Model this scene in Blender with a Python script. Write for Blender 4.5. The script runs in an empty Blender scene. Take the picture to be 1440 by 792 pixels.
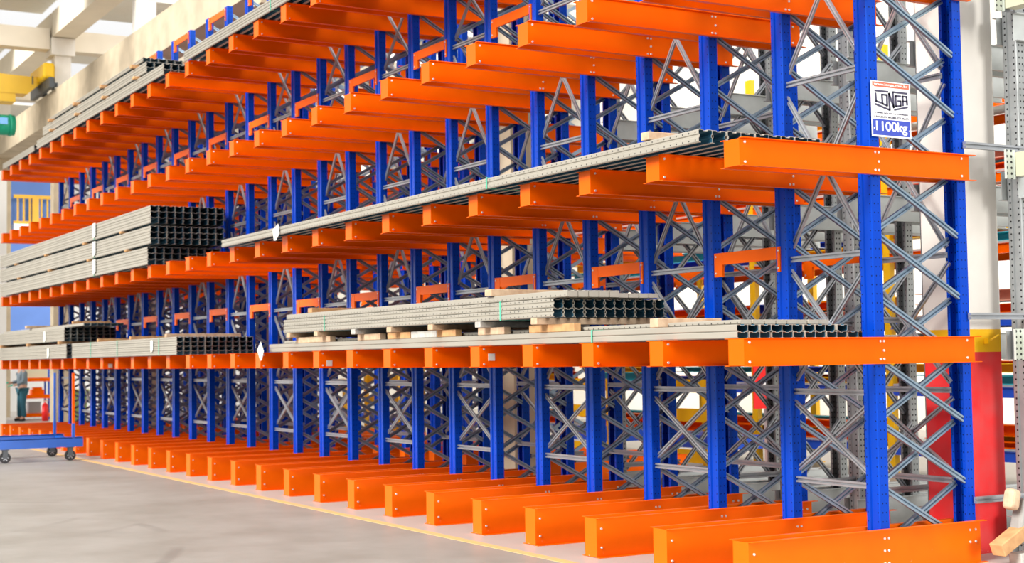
import bpy, bmesh, math, random
from mathutils import Vector, Matrix
random.seed(7)
SC = bpy.context.scene
COL = SC.collection
# ------------------------------------------------------------------ camera, sky, light, exposure
CAMP = Vector((-7.99806, 6.44997, 1.6))
YAW, PIT, ROL, FPX = 0.52548, 0.05236, -0.0147, 2058.75
fw = Vector((math.cos(PIT)*math.cos(YAW), -math.cos(PIT)*math.sin(YAW), math.sin(PIT)))
rt = fw.cross(Vector((0, 0, 1))).normalized(); up = rt.cross(fw)
r2 = math.cos(ROL)*rt + math.sin(ROL)*up; u2 = -math.sin(ROL)*rt + math.cos(ROL)*up
cd = bpy.data.cameras.new('camera'); cam = bpy.data.objects.new('camera', cd); COL.objects.link(cam)
cd.sensor_width = 36; cd.lens = FPX/1440*36; cd.clip_end = 300
cam.matrix_world = Matrix(((r2.x, u2.x, -fw.x, CAMP.x), (r2.y, u2.y, -fw.y, CAMP.y), (r2.z, u2.z, -fw.z, CAMP.z), (0, 0, 0, 1)))
cd.dof.use_dof = True; cd.dof.focus_distance = 10.5; cd.dof.aperture_fstop = 3.0
SC.camera = cam
W = bpy.data.worlds.new('daylight'); SC.world = W; W.use_nodes = True
wn = W.node_tree.nodes; wl = W.node_tree.links
bg = wn['Background']; tc = wn.new('ShaderNodeTexCoord'); sp = wn.new('ShaderNodeSeparateXYZ'); cr = wn.new('ShaderNodeValToRGB')
wl.new(tc.outputs['Generated'], sp.inputs[0]); wl.new(sp.outputs['Z'], cr.inputs[0]); wl.new(cr.outputs[0], bg.inputs[0])
cr.color_ramp.elements[0].color = (.56, .55, .54, 1); cr.color_ramp.elements[1].color = (1, 1, 1, 1)
cr.color_ramp.elements[0].position = .02; cr.color_ramp.elements[1].position = .26
bg.inputs[1].default_value = 1.06
def sun(name, direction, energy, angle, color):
    l = bpy.data.lights.new(name, 'SUN'); l.energy = energy; l.angle = math.radians(angle); l.color = color
    o = bpy.data.objects.new(name, l); COL.objects.link(o)
    o.rotation_euler = (-Vector(direction)).to_track_quat('-Z', 'Y').to_euler(); return o
sun('daylight_from_aisle', (-.13, .83, .54), 6.0, 24, (1, .97, .92))
sun('daylight_from_end_opening', (-.97, -.06, .15), 2.1, 14, (1, .98, .95))
vs = SC.view_settings; vs.view_transform = 'Standard'; vs.look = 'None'; vs.gamma = 1; vs.use_curve_mapping = False
vs.exposure = 0.0
SC.display_settings.display_device = 'sRGB'

# ------------------------------------------------------------------ materials
def mat(name, color, rough=.5, metal=0., noise=0., nscale=8., color2=None, spec=.5, dots=None, chips=None, emit=None, tint=None, dotc=(.01, .01, .012)):
    """dots: (pitch, radius, [(axis_normal, coord_axis, [positions])...], along_axis)"""
    m = bpy.data.materials.new(name); m.use_nodes = True
    n = m.node_tree.nodes; l = m.node_tree.links; b = n['Principled BSDF']
    b.inputs['Base Color'].default_value = (*color, 1); b.inputs['Roughness'].default_value = rough
    b.inputs['Metallic'].default_value = metal
    b.inputs['Specular IOR Level'].default_value = spec
    if tint: b.inputs['Specular Tint'].default_value = (*tint, 1)
    t = n.new('ShaderNodeTexCoord'); src = None
    if noise or color2:
        ns = n.new('ShaderNodeTexNoise'); ns.inputs['Scale'].default_value = nscale; ns.inputs['Detail'].default_value = 5
        l.new(t.outputs['Object'], ns.inputs['Vector'])
        mx = n.new('ShaderNodeMix'); mx.data_type = 'RGBA'
        c2 = color2 or tuple(c*(1-noise) for c in color)
        mx.inputs[6].default_value = (*color, 1); mx.inputs[7].default_value = (*c2, 1)
        rp = n.new('ShaderNodeMapRange'); rp.inputs[1].default_value = .35; rp.inputs[2].default_value = .68
        l.new(ns.outputs['Fac'], rp.inputs[0]); l.new(rp.outputs[0], mx.inputs[0]); src = mx.outputs[2]
    def M(op, a, bb=None):
        q = n.new('ShaderNodeMath'); q.operation = op
        for i, v in enumerate((a, bb)):
            if v is None: continue
            if isinstance(v, (int, float)): q.inputs[i].default_value = v
            else: l.new(v, q.inputs[i])
        return q.outputs[0]
    def over(src, fac, colr):
        mx = n.new('ShaderNodeMix'); mx.data_type = 'RGBA'
        if src is None: mx.inputs[6].default_value = (*color, 1)
        else: l.new(src, mx.inputs[6])
        mx.inputs[7].default_value = (*colr, 1); l.new(fac, mx.inputs[0]); return mx.outputs[2]
    if dots:
        pitch, rad, faces, along = dots
        s = n.new('ShaderNodeSeparateXYZ'); l.new(t.outputs['Object'], s.inputs[0])
        g = n.new('ShaderNodeSeparateXYZ'); l.new(t.outputs['Normal'], g.inputs[0])
        al = M('SUBTRACT', M('FRACT', M('DIVIDE', s.outputs[along], pitch)), .5); al = M('MULTIPLY', al, pitch)
        a2 = M('MULTIPLY', al, al); tot = None
        for nax, cax, poss in faces:
            isf = M('GREATER_THAN', M('ABSOLUTE', g.outputs[nax]), .7)
            for p in poss:
                d = M('SUBTRACT', s.outputs[cax], p)
                hit = M('LESS_THAN', M('ADD', M('MULTIPLY', d, d), a2), rad*rad)
                hit = M('MULTIPLY', hit, isf)
                tot = hit if tot is None else M('MAXIMUM', tot, hit)
        src = over(src, tot, dotc)
    if chips:
        scale, th, colr = chips
        ns = n.new('ShaderNodeTexNoise'); ns.inputs['Scale'].default_value = scale; ns.inputs['Detail'].default_value = 8
        ns.inputs['Roughness'].default_value = .7
        l.new(t.outputs['Object'], ns.inputs['Vector'])
        s = n.new('ShaderNodeSeparateXYZ'); l.new(t.outputs['Object'], s.inputs[0])
        low = M('SUBTRACT', th, M('MULTIPLY', M('MAXIMUM', M('SUBTRACT', .22, s.outputs[2]), 0), .35))
        src = over(src, M('GREATER_THAN', ns.outputs['Fac'], low), colr)
    if src is not None: l.new(src, b.inputs['Base Color'])
    if emit:
        b.inputs['Emission Color'].default_value = (*emit[0], 1); b.inputs['Emission Strength'].default_value = emit[1]
    return m
M_OR = mat('orange_paint', (.92, .122, .0), .36, noise=.10, nscale=3, spec=.4, tint=(1, .35, .05))
M_ORB = mat('orange_base_paint', (.95, .138, .0), .42, noise=.12, nscale=3, spec=.4, tint=(1, .5, .25), chips=(26, .74, (.75, .55, .42)))
M_BL = mat('blue_paint', (.0, .045, .46), .26, noise=.12, nscale=2, spec=.5, tint=(.25, .55, 1), dotc=(0, .01, .10),
           dots=(.0667, .006, [(0, 1, (-.030, -.066)), (1, 0, (-.052, .052))], 2))
M_BLP = mat('blue_trolley_paint', (.0, .10, .52), .4, noise=.15, nscale=4)
M_GAL = mat('galvanised_steel', (.42, .44, .47), .34, .65, noise=.2, nscale=6)
M_LAT = mat('galvanised_steel_blue_reflection', (.30, .40, .50), .32, .65, noise=.2, nscale=6)  # blue reflection of the posts tinted into the lattice base colour
M_GALD = mat('galvanised_post', (.36, .38, .38), .45, .45, noise=.25, nscale=5,
             dots=(.05, .008, [(0, 1, (-.030, -.066)), (1, 0, (-.04, .04))], 2))
M_GALB = mat('galvanised_beam', (.55, .58, .57), .45, .35, noise=.18, nscale=4)
M_ZN = mat('zinc_bolt', (.8, .8, .78), .3, .6)
M_TAG = mat('white_paper', (.62, .63, .58), .8)
M_STRAP = mat('green_strap', (.10, .52, .34), .5)
M_WOOD = mat('pine_wood', (.58, .34, .15), .75, color2=(.44, .22, .09), nscale=9)
M_WOODP = mat('pale_wood', (.60, .44, .29), .8, color2=(.46, .30, .19), nscale=12)
M_WOODG = mat('weathered_wood', (.55, .53, .48), .85, color2=(.38, .36, .33), nscale=14)
M_GREYW = mat('grey_wrapping', (.30, .29, .27), .8, noise=.2)
M_CONC = mat('concrete', (.56, .465, .33), .9, noise=.24, nscale=2.2)
M_CONCW = mat('white_concrete', (.80, .76, .69), .9, noise=.08, nscale=3)
M_CONCR = mat('concrete_roof', (.80, .72, .58), .9, noise=.10, nscale=1.2)
M_RED = mat('red_paint', (.78, .012, .016), .5, color2=(.70, .05, .05), nscale=5, chips=(22, .70, (.75, .42, .40)))
M_YEL = mat('yellow_paint', (.9, .50, .0), .45, noise=.1, nscale=4)
M_YELC = mat('crane_yellow', (.92, .56, .0), .45, noise=.08, nscale=2)
M_GREEN = mat('motor_green', (.0, .28, .16), .5)
M_BLK = mat('black_rubber', (.02, .02, .022), .6)
M_DK = mat('dark_steel', (.08, .09, .10), .5, .3)
M_WHITE = mat('white_paint', (.85, .85, .84), .6)
M_BLUEW = mat('blue_wall_panel', (.13, .27, .72), .6, noise=.1, nscale=1)
M_TEAL = mat('teal_paint', (.05, .45, .52), .5)
M_PINK = mat('primer_pink_paint', (.75, .36, .26), .6, noise=.1)
M_SHELFB = mat('blue_beam_paint', (.01, .08, .55), .4)
M_EXT = mat('extinguisher_red', (.85, .01, .01), .35)
M_INNER = mat('dark_inner_steel', (.025, .11, .18), .45, .2)
def profmat(name, h):
    return mat(name, (.36, .333, .28), .5, .1, noise=.10, nscale=1.5, dots=(.075, .0062, [(1, 2, (.20*h, .80*h)), (2, 1, (.03, .07))], 0))
M_PR = {k: profmat('grey_profile_%s' % n, h) for k, n, h in (('low', 'low', .05), ('mid', 'medium', .08), ('deep', 'deep', .095), ('flat', 'plain', 9.))}

# ------------------------------------------------------------------ mesh helpers
class MB:
    def __init__(s): s.v = []; s.f = []; s.sm = []
    def box(s, x0, x1, y0, y1, z0, z1):
        b = len(s.v)
        s.v += [(x, y, z) for z in (z0, z1) for x, y in ((x0, y0), (x1, y0), (x1, y1), (x0, y1))]
        s.f += [tuple(b+i for i in q) for q in ((3, 2, 1, 0), (4, 5, 6, 7), (0, 1, 5, 4), (1, 2, 6, 5), (2, 3, 7, 6), (3, 0, 4, 7))]
        s.sm += [False]*6; return s
    def ext(s, poly, p0, p1, ex, ey, smooth=False):
        """extrude polygon (2-D points, in axes ex, ey) from p0 to p1"""
        p0, p1, ex, ey = Vector(p0), Vector(p1), Vector(ex), Vector(ey)
        if ex.cross(ey).dot(p1-p0) < 0: poly = poly[::-1]
        b = len(s.v); k = len(poly)
        for p in (p0, p1): s.v += [tuple(p+ex*a+ey*c) for a, c in poly]
        s.f += [tuple(b+(k-1-i) for i in range(k)), tuple(b+k+i for i in range(k))]; s.sm += [False]*2
        for i in range(k):
            j = (i+1) % k; s.f.append((b+i, b+j, b+k+j, b+k+i)); s.sm.append(smooth)
        return s
    def thin(s, line, t, p0, p1, ex, ey):
        """thin-walled open section: a polyline with thickness t, extruded"""
        L = []; n = len(line)
        nr = []
        for i in range(n):
            a = Vector(line[max(i-1, 0)]); c = Vector(line[min(i+1, n-1)]); d = Vector(line[i])
            d1 = (d-a).normalized() if i else None; d2 = (c-d).normalized() if i < n-1 else None
            n1 = Vector((-d1.y, d1.x)) if d1 else None; n2 = Vector((-d2.y, d2.x)) if d2 else None
            if n1 is None: m = n2
            elif n2 is None: m = n1
            else:
                m = (n1+n2); m.normalize(); m = m/max(.4, m.dot(n1))
            nr.append(m)
        inn = [tuple(Vector(line[i])+nr[i]*t) for i in range(n)]
        p0, p1, ex, ey = Vector(p0), Vector(p1), Vector(ex), Vector(ey)
        flip = ex.cross(ey).dot(p1-p0) < 0
        for i in range(n-1):
            q = [line[i], line[i+1], inn[i+1], inn[i]]
            ar = sum(q[a][0]*q[(a+1) % 4][1]-q[(a+1) % 4][0]*q[a][1] for a in range(4))
            if ar < 0: q = q[::-1]
            s.ext(q, p0, p1, ex, ey)
        return s
    def cyl(s, p0, p1, r, n=12, r1=None, smooth=True):
        p0, p1 = Vector(p0), Vector(p1); d = (p1-p0).normalized(); a = d.orthogonal().normalized(); c = d.cross(a)
        b = len(s.v); r1 = r if r1 is None else r1
        for p, rr in ((p0, r), (p1, r1)):
            s.v += [tuple(p+a*math.cos(2*math.pi*i/n)*rr+c*math.sin(2*math.pi*i/n)*rr) for i in range(n)]
        s.f += [tuple(b+n-1-i for i in range(n)), tuple(b+n+i for i in range(n))]; s.sm += [False]*2
        for i in range(n):
            j = (i+1) % n; s.f.append((b+i, b+j, b+n+j, b+n+i)); s.sm.append(smooth)
        return s
    def bar(s, p0, p1, w, d, out):
        """channel bar with a groove on its outer face; w across, d deep, out = direction of the groove face"""
        p0, p1 = Vector(p0), Vector(p1); t = (p1-p0).normalized(); o = Vector(out); o = (o-t*o.dot(t)).normalized(); x = t.cross(o)
        g = [(-w/2, 0), (w/2, 0), (w/2, d), (w*.17, d), (w*.13, d*.35), (-w*.13, d*.35), (-w*.17, d), (-w/2, d)]
        b = len(s.v); k = 8
        for p in (p0, p1): s.v += [tuple(p+x*a+o*c) for a, c in g]
        def add(q): s.f.append(tuple(b+i for i in q)); s.sm.append(False)
        for base, rev in ((0, True), (k, False)):
            for q in ((0, 1, 4, 5), (1, 2, 3, 4), (0, 5, 6, 7)):
                q = [base+i for i in q]; add(q[::-1] if rev else q)
        for i in range(k):
            j = (i+1) % k; add((i, j, k+j, k+i))
        return s
    def mesh(s, name, m):
        me = bpy.data.meshes.new(name); me.from_pydata(s.v, [], s.f); me.validate()
        bm = bmesh.new(); bm.from_mesh(me); bmesh.ops.recalc_face_normals(bm, faces=bm.faces); bm.to_mesh(me); bm.free()
        for p, q in zip(me.polygons, s.sm): p.use_smooth = q
        me.materials.append(m); return me
    def build(s, name, m, parent=None, loc=(0, 0, 0)):
        return link(name, s.mesh(name, m), parent, loc)
def link(name, me, parent=None, loc=(0, 0, 0)):
    o = bpy.data.objects.new(name, me); COL.objects.link(o); o.location = loc
    if parent is not None: o.parent = parent
    return o
def bevel(o, w, seg=2):
    m = o.modifiers.new('bevel', 'BEVEL'); m.width = w; m.segments = seg; m.limit_method = 'ANGLE'; return o
def tag(o, label, cat, group=None, kind=None):
    if label: o['label'] = label
    if cat: o['category'] = cat
    if group: o['group'] = group
    if kind: o['kind'] = kind
    return o
def empty(name, loc, rz=0):
    o = bpy.data.objects.new(name, None); COL.objects.link(o); o.location = loc; o.rotation_euler = (0, 0, rz)
    o.empty_display_size = .1; return o
def kids(o): return [c for c in ALLC.get(o.name, [])]
ALLC = {}
def reg(child, parent): ALLC.setdefault(parent.name, []).append(child); return child
def copy_tree(o, parent=None):
    c = o.copy(); COL.objects.link(c)
    if parent is not None: c.parent = parent; reg(c, parent)
    for ch in kids(o): copy_tree(ch, c)
    return c
def part(mb, name, m, parent, loc=(0, 0, 0)):
    o = mb.build(name, m, parent, loc); reg(o, parent); return o
def struct(mb, name, m): return tag(mb.build(name, m), None, None, kind='structure')
ORD = ['zeroth', 'first', 'second', 'third', 'fourth', 'fifth', 'sixth', 'seventh', 'eighth', 'ninth', 'tenth', 'eleventh', 'twelfth', 'thirteenth', 'fourteenth', 'fifteenth', 'sixteenth', 'seventeenth', 'eighteenth', 'nineteenth', 'twentieth', 'twenty-first', 'twenty-second', 'twenty-third', 'twenty-fourth', 'twenty-fifth', 'twenty-sixth', 'twenty-seventh', 'twenty-eighth']
def place(k, n=28):
    if k == 0: return 'nearest, at the right-hand end'
    if k == n-1: return 'farthest, at the left-hand end'
    return '%s from the right-hand end' % ORD[k+1] if k < 14 else '%s from the far left end' % ORD[n-k]

S = .9467; N = 28
LV = [(1.519, 1.716), (2.912, 3.112), (4.315, 4.523), (5.712, 5.924)]
ZB = .318; YF = -1.239; YR = -2.225; ZT = 7.27
XC = .035           # post centre relative to k*S
# ------------------------------------------------------------------ structure: floor, walls, roof
def floor_material():
    m = bpy.data.materials.new('polished_concrete_floor'); m.use_nodes = True
    n = m.node_tree.nodes; l = m.node_tree.links; b = n['Principled BSDF']; b.inputs['Roughness'].default_value = .42
    b.inputs['Specular IOR Level'].default_value = .35
    t = n.new('ShaderNodeTexCoord')
    a = n.new('ShaderNodeTexNoise'); a.inputs['Scale'].default_value = .9; a.inputs['Detail'].default_value = 8; a.inputs['Roughness'].default_value = .62
    l.new(t.outputs['Object'], a.inputs['Vector'])
    r = n.new('ShaderNodeValToRGB'); l.new(a.outputs['Fac'], r.inputs[0])
    r.color_ramp.elements[0].position = .3; r.color_ramp.elements[0].color = (.27, .25, .215, 1)
    r.color_ramp.elements[1].position = .66; r.color_ramp.elements[1].color = (.37, .35, .315, 1)
    out = r.outputs[0]
    # tyre skid marks: thin rings with a broken edge
    for cx, cy, rad, wd, st in ((6.2, 7.4, 5.1, .035, .5), (8.0, 4.2, 2.3, .03, .45), (3.4, 6.0, 4.2, .05, .4), (9.5, 5.5, 3.4, .03, .35)):
        v = n.new('ShaderNodeVectorMath'); v.operation = 'DISTANCE'; l.new(t.outputs['Object'], v.inputs[0]); v.inputs[1].default_value = (cx, cy, 0)
        s1 = n.new('ShaderNodeMath'); s1.operation = 'SUBTRACT'; l.new(v.outputs['Value'], s1.inputs[0]); s1.inputs[1].default_value = rad
        s2 = n.new('ShaderNodeMath'); s2.operation = 'ABSOLUTE'; l.new(s1.outputs[0], s2.inputs[0])
        s3 = n.new('ShaderNodeMapRange'); l.new(s2.outputs[0], s3.inputs[0]); s3.inputs[1].default_value = wd; s3.inputs[2].default_value = wd*2.4; s3.inputs[3].default_value = st; s3.inputs[4].default_value = 0
        nz = n.new('ShaderNodeTexNoise'); nz.inputs['Scale'].default_value = .55; l.new(t.outputs['Object'], nz.inputs['Vector'])
        s4 = n.new('ShaderNodeMapRange'); l.new(nz.outputs['Fac'], s4.inputs[0]); s4.inputs[1].default_value = .5; s4.inputs[2].default_value = .62
        s5 = n.new('ShaderNodeMath'); s5.operation = 'MULTIPLY'; l.new(s3.outputs[0], s5.inputs[0]); l.new(s4.outputs[0], s5.inputs[1])
        mx = n.new('ShaderNodeMix'); mx.data_type = 'RGBA'; l.new(s5.outputs[0], mx.inputs[0]); l.new(out, mx.inputs[6]); mx.inputs[7].default_value = (.19, .172, .15, 1)
        out = mx.outputs[2]
    # paler, cleaner concrete under the rack behind the yellow line
    s = n.new('ShaderNodeSeparateXYZ'); l.new(t.outputs['Object'], s.inputs[0])
    e = n.new('ShaderNodeMath'); e.operation = 'LESS_THAN'; l.new(s.outputs[1], e.inputs[0]); e.inputs[1].default_value = .26
    e2 = n.new('ShaderNodeMath'); e2.operation = 'MULTIPLY'; l.new(e.outputs[0], e2.inputs[0]); e2.inputs[1].default_value = .65
    mx = n.new('ShaderNodeMix'); mx.data_type = 'RGBA'; l.new(e2.outputs[0], mx.inputs[0]); l.new(out, mx.inputs[6]); mx.inputs[7].default_value = (.50, .465, .43, 1)
    l.new(mx.outputs[2], b.inputs['Base Color']); return m
fl = MB().box(-25, 62, -22, 30, -.2, 0); struct(fl, 'floor', floor_material())
M_LINE = mat('floor_line_paint', (.74, .46, .16), .6, color2=(.60, .42, .22), nscale=7)
tag(MB().box(-12, 40, .26, .36, .0, .003).build('floor_line', M_LINE), 'faded yellow line painted on the floor along the orange rack bases', 'floor marking')
struct(MB().box(60, 60.3, -22, 30, 0, 12.6), 'wall_far', M_WHITE)
wb = MB().box(-6, 60, -16.3, -16, 0, 12.6); struct(wb, 'wall_rear', mat('rear_wall', (.80, .76, .66), .9, noise=.08, nscale=.6))

# roof: corrugated decks with skylight gaps, concrete girders
def corrugated(x0, x1, y0, y1, z):
    mb = MB(); p = .25; n = int((x1-x0)/p); prof = []
    for i in range(n):
        a = x0+i*p; prof += [(a, 0), (a+.07, .06), (a+.13, .06), (a+.20, 0)]
    pts = prof; b = len(mb.v)
    for y in (y0, y1): mb.v += [(x, y, z+h) for x, h in pts]+[(x, y, z+h+.012) for x, h in pts]
    k = len(pts)
    for i in range(k-1):
        mb.f += [(i, i+1, 2*k+i+1, 2*k+i), (k+i+1, k+i, 3*k+i, 3*k+i+1)]; mb.sm += [False]*2
    return mb
M_DECK = mat('roof_sheet', (.74, .72, .66), .6, .1)
ndeck = 0
for x0, x1 in ((25.6, 27.6), (30.4, 33.2), (36, 39.5), (42, 45), (48, 51), (54, 57)):
    for y0, y1 in ((-15.5, -3.0), (-2.5, 9.5), (10, 22)):
        tag(corrugated(x0, x1, y0, y1, 11.3).build('ceiling', M_DECK), None, None, kind='structure')
COLX = [.25, 7.25, 15.6, 23.5, 31.3, 39.2, 47]
for i, x in enumerate(COLX):
    mb = MB(); c = empty('concrete_column', (x, -2.88, 0))
    part(MB().box(0, .36, 0, .48, 1.777, 8.05), 'shaft', M_CONCW if i == 0 else M_CONC, c)
    if i == 0:
        part(MB().box(0, .36, 0, .48, 1.595, 1.777), 'yellow_band', M_YEL, c)
        part(MB().box(0, .36, 0, .48, 0, 1.595), 'red_base', M_RED, c)
        part(MB().box(-.05, -.004, .18, .2, 1.66, 1.70).cyl((-.004, .19, 1.66), (-.09, .12, 1.73), .008), 'hook', M_YEL, c)
        tag(c, 'white concrete column with yellow band and red base behind the nearest frame', 'column')
    else:
        part(MB().box(0, .36, 0, .48, 0, 1.777), 'shaft_base', M_CONC, c)
        tag(c, 'beige concrete column behind the rack, %s' % ('farthest at the left' if i == 6 else ORD[i+1]+' from the right-hand end'), 'column', 'concrete columns behind the rack')
    if x > 15:
        part(MB().box(.0, .40, .03, .45, 8.861, 9.8), 'upper_shaft', M_CONCW, c)
        part(MB().box(-.12, .6, -.05, .56, 9.801, 10.25), 'column_head', M_CONCW, c)
        part(MB().box(-.05, .42, .0, .56, 7.75, 8.049), 'corbel', M_CONC, c)
tag(MB().box(14, 59.9, -2.94, -2.38, 8.05, 8.86).build('runway_beam', M_CONC), 'long beige concrete beam running above the rack and carrying the yellow crane', 'beam')
for i, (a, b_) in enumerate(((23.6, 31.25), (31.35, 39.15), (39.25, 46.9))):
    tag(MB().box(a, b_, -2.95, -2.35, 10.28, 10.95).build('roof_girder', M_CONCR), 'pale concrete roof girder on column heads, %s along the wall line' % ('nearest' if i == 0 else ORD[i+1]), 'beam', 'roof girders along the rack')
for i, x in enumerate((23.5, 31.3, 39.2, 47)):
    tag(MB().box(x, x+.45, -2.3, 21, 9.95, 10.5).build('cross_girder', M_CONCR), 'pale concrete cross girder over the aisle above the yellow crane, %s from the camera' % ORD[i+1], 'beam', 'cross girders')
    tag(MB().box(x, x+.45, -15.9, -2.95, 9.95, 10.5).build('cross_girder', M_CONCR), 'pale concrete cross girder behind the column line, %s from the camera' % ORD[i+1], 'beam', 'rear cross girders')
# far end of the hall
struct(MB().box(45, 45.15, -16, -4.0, 0, 9.2), 'wall_partition', mat('partition', (.66, .66, .66), .8, noise=.05, nscale=1))
struct(MB().box(44.9, 44.995, -5.75, -3.8, 2.6, 8.5), 'wall_panel', M_BLUEW)
tag(MB().box(34, 34.4, -1.74, 1.2, 0, 7.0).build('white_pillar', M_WHITE), 'white wall pier at the left edge of the photo behind the rack end', 'wall')
yr = empty('yellow_railing', (44.3, -4.1, 6.5))
for i in range(7): part(MB().box(0, .05, -1.25+i*.2, -1.19+i*.2, .08, .9), 'baluster', M_YEL, yr)
part(MB().box(-.03, .08, -1.3, .12, .9, 1.02), 'top_rail', M_YEL, yr); part(MB().box(-.03, .08, -1.3, .12, 0, .1), 'bottom_rail', M_YEL, yr)
part(MB().box(-.05, .1, -.72, -.5, .05, 1.0), 'gate_post', M_YEL, yr)
part(MB().box(-.04, .69, -1.3, .12, -.2, -.001), 'platform', M_GAL, yr)
tag(yr, 'yellow balustrade high up in front of the blue panel', 'railing')

# ------------------------------------------------------------------ the rack
TW = .004
POSTSEC = [(-.040, -.092), (-.069, -.092), (-.069, -.004), (-.062, 0), (-.028, 0), (-.022, -.011), (.022, -.011), (.028, 0), (.062, 0), (.069, -.004), (.069, -.092), (.040, -.092)]
def post_mb(z0, z1): return MB().thin(POSTSEC, -.004, (0, 0, z0), (0, 0, z1), (1, 0, 0), (0, 1, 0))
def chan(y0, y1, z0, z1, fl, end_open=.04):
    mb = MB()
    for s, xw in ((-1, -.05), (1, .12)):
        a, b = sorted((xw, xw-s*TW)); mb.box(a, b, y1, y0, z0, z1)
        a, b = sorted((xw, xw+s*fl))
        for zz in (z0, z1-TW*1.4): mb.box(a, b, y1-.035, y0-.0, zz, zz+TW*1.4)
    return mb
BOLT = MB().cyl((0, 0, 0), (-.008, 0, 0), .0095, 8).mesh('bolt', M_ZN)
def bolts(parent, pts):
    for y, z in pts:
        o = link('bolt', BOLT, parent, (-.05, y, z)); reg(o, parent)
meshes = {}
def arm(k, li, near):
    z0, z1 = LV[li]; h = z1-z0
    root = empty('cantilever_arm', (k*S, 0, z0))
    key = ('arm', li)
    if key not in meshes:
        meshes[key] = (chan(0, -2.25, 0, h, .040).mesh('channel_pair', M_OR), MB().box(-.046, .116, -.006, -.001, .006, h-.006).mesh('end_plate', M_OR))
    reg(link('channel_pair', meshes[key][0], root), root); reg(link('end_plate', meshes[key][1], root), root)
    if near: bolts(root, [(-.045, .03), (-.045, h-.03), (YF-.03, .035), (YF-.065, .035), (YF-.03, h-.03), (YF-.065, h-.03), (YF-.065, h*.5), (YR+.06, .035), (YR+.06, h-.03)][:9 if k < 6 else 2])
    return root
LN = ['lowest level', 'second level', 'third level', 'top level']
for li in range(4):
    for k in range(N):
        if li == 3 and k < 6: continue
        a = arm(k, li, k < 14)
        if li == 3:
            lab = 'orange cantilever arm on the top level, %s' % ('at the far left end' if k == N-1 else '%s from the far left end' % ORD[N-k])
        else: lab = 'orange cantilever arm on the %s, %s' % (LN[li], place(k))
        tag(a, lab, 'rack arm', 'cantilever arms on the '+LN[li])

ZN = [.15+.467*n for n in range(16)]
fr = empty('upright_frame', (0, 0, 0))
o = part(post_mb(.02, ZT), 'front_post', M_BL, fr, (XC, YF, 0))
rp_me = post_mb(.02, ZT).mesh('rear_post', M_BL); o = link('rear_post', rp_me, fr, (XC, YR, 0)); o.rotation_euler = (0, 0, math.pi); reg(o, fr)
YA, YB = -1.318, -2.135
def lace(parent, x, za, zb, d, m, nm='lattice_bar'):
    part(MB().bar((x, YA, za), (x, YB, zb), .040, .028, (d, 0, 0)), nm, m, parent)
L1me = L2me = None
for n in range(1, 16):
    if n == 1:
        o1 = part(MB().bar((-.004, YA, ZN[1]-.02), (-.004, YB, ZN[0]), .042, .026, (-1, 0, 0)), 'lattice_bar', M_LAT, fr)
        o2 = part(MB().bar((.09, YB, ZN[1]-.02), (.09, YA, ZN[0]), .042, .026, (-1, 0, 0)), 'lattice_bar', M_LAT, fr)
    else:
        for o in (o1, o2):
            c = o.copy(); COL.objects.link(c); c.location.z = (n-1)*.467; c.parent = fr; reg(c, fr)
BOLT2 = MB().cyl((0, 0, 0), (-.006, 0, 0), .008, 6).mesh('lattice_bolt', M_ZN)
bb = part(chan(0, -2.25, 0, ZB, .040), 'base_beam', M_ORB, fr)
reg(link('end_plate', MB().box(-.046, .116, -.006, -.001, .004, ZB-.006).mesh('end_plate', M_ORB), bb), bb)
reg(link('rear_end_plate', MB().box(-.046, .116, -2.249, -2.244, .004, ZB-.006).mesh('rear_end_plate', M_ORB), bb), bb)
bolts(bb, [(-.045, .08), (-.045, .23), (YF-.02, .07), (YF-.06, .07), (YF-.02, .16), (YF-.06, .16), (YF-.02, .25), (YF-.06, .25), (YR+.09, .25), (YR+.03, .25), (YR+.09, .16), (YR+.03, .16)])
for k in range(N):
    f = fr if k == 0 else copy_tree(fr)
    f.location = (k*S, 0, 0)
    tag(f, 'blue upright frame with two posts on orange base beam, %s' % place(k), 'rack frame', 'upright frames of the blue and orange rack')

# bay bracing between frames
LZ = [.618, 1.307, 2.348, 3.744, 5.14, 6.16, 7.2]
def bay_parts(root, yb, out):
    X0, X1 = .072, S-.05      # from near frame's far post side to next post's near side
    for z in LZ[:6]:
        part(MB().bar((X1+.09, yb, z), (X0, yb, z), .045, .026, (0, out, 0)), 'horizontal_brace', M_GAL, root)
    for za, zb in zip(LZ[:5], LZ[1:6]):
        part(MB().bar((X0+.0, yb, za+.06), (X1+.06, yb, zb-.06), .038, .02, (0, out, 0)), 'diagonal_brace', M_GAL, root)
        part(MB().bar((X1+.06, yb-.024*out, za+.06), (X0+.0, yb-.024*out, zb-.06), .038, .02, (0, out, 0)), 'diagonal_brace', M_GAL, root)
gb = empty('bay_bracing', (0, -1.30, 0)); bay_parts(gb, 0, 1)
gr_ = empty('bay_bracing', (0, -2.12, 0)); bay_parts(gr_, 0, 1)
first = True
for k in range(0, N-1, 2):
    f = gb if k == 0 else copy_tree(gb); f.location = (k*S, -1.30, 0)
    pn = 'at the right-hand end' if k == 0 else 'at %s frame from the right' % ORD[k+1]
    tag(f, 'grey crossed steel bracing between the front posts %s' % pn, 'bracing', 'grey bracing of the front posts')
    f = gr_ if k == 0 else copy_tree(gr_); f.location = (k*S, -2.12, 0)
    tag(f, 'grey crossed steel bracing between the rear posts %s' % pn, 'bracing', 'grey bracing of the rear posts')
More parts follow.
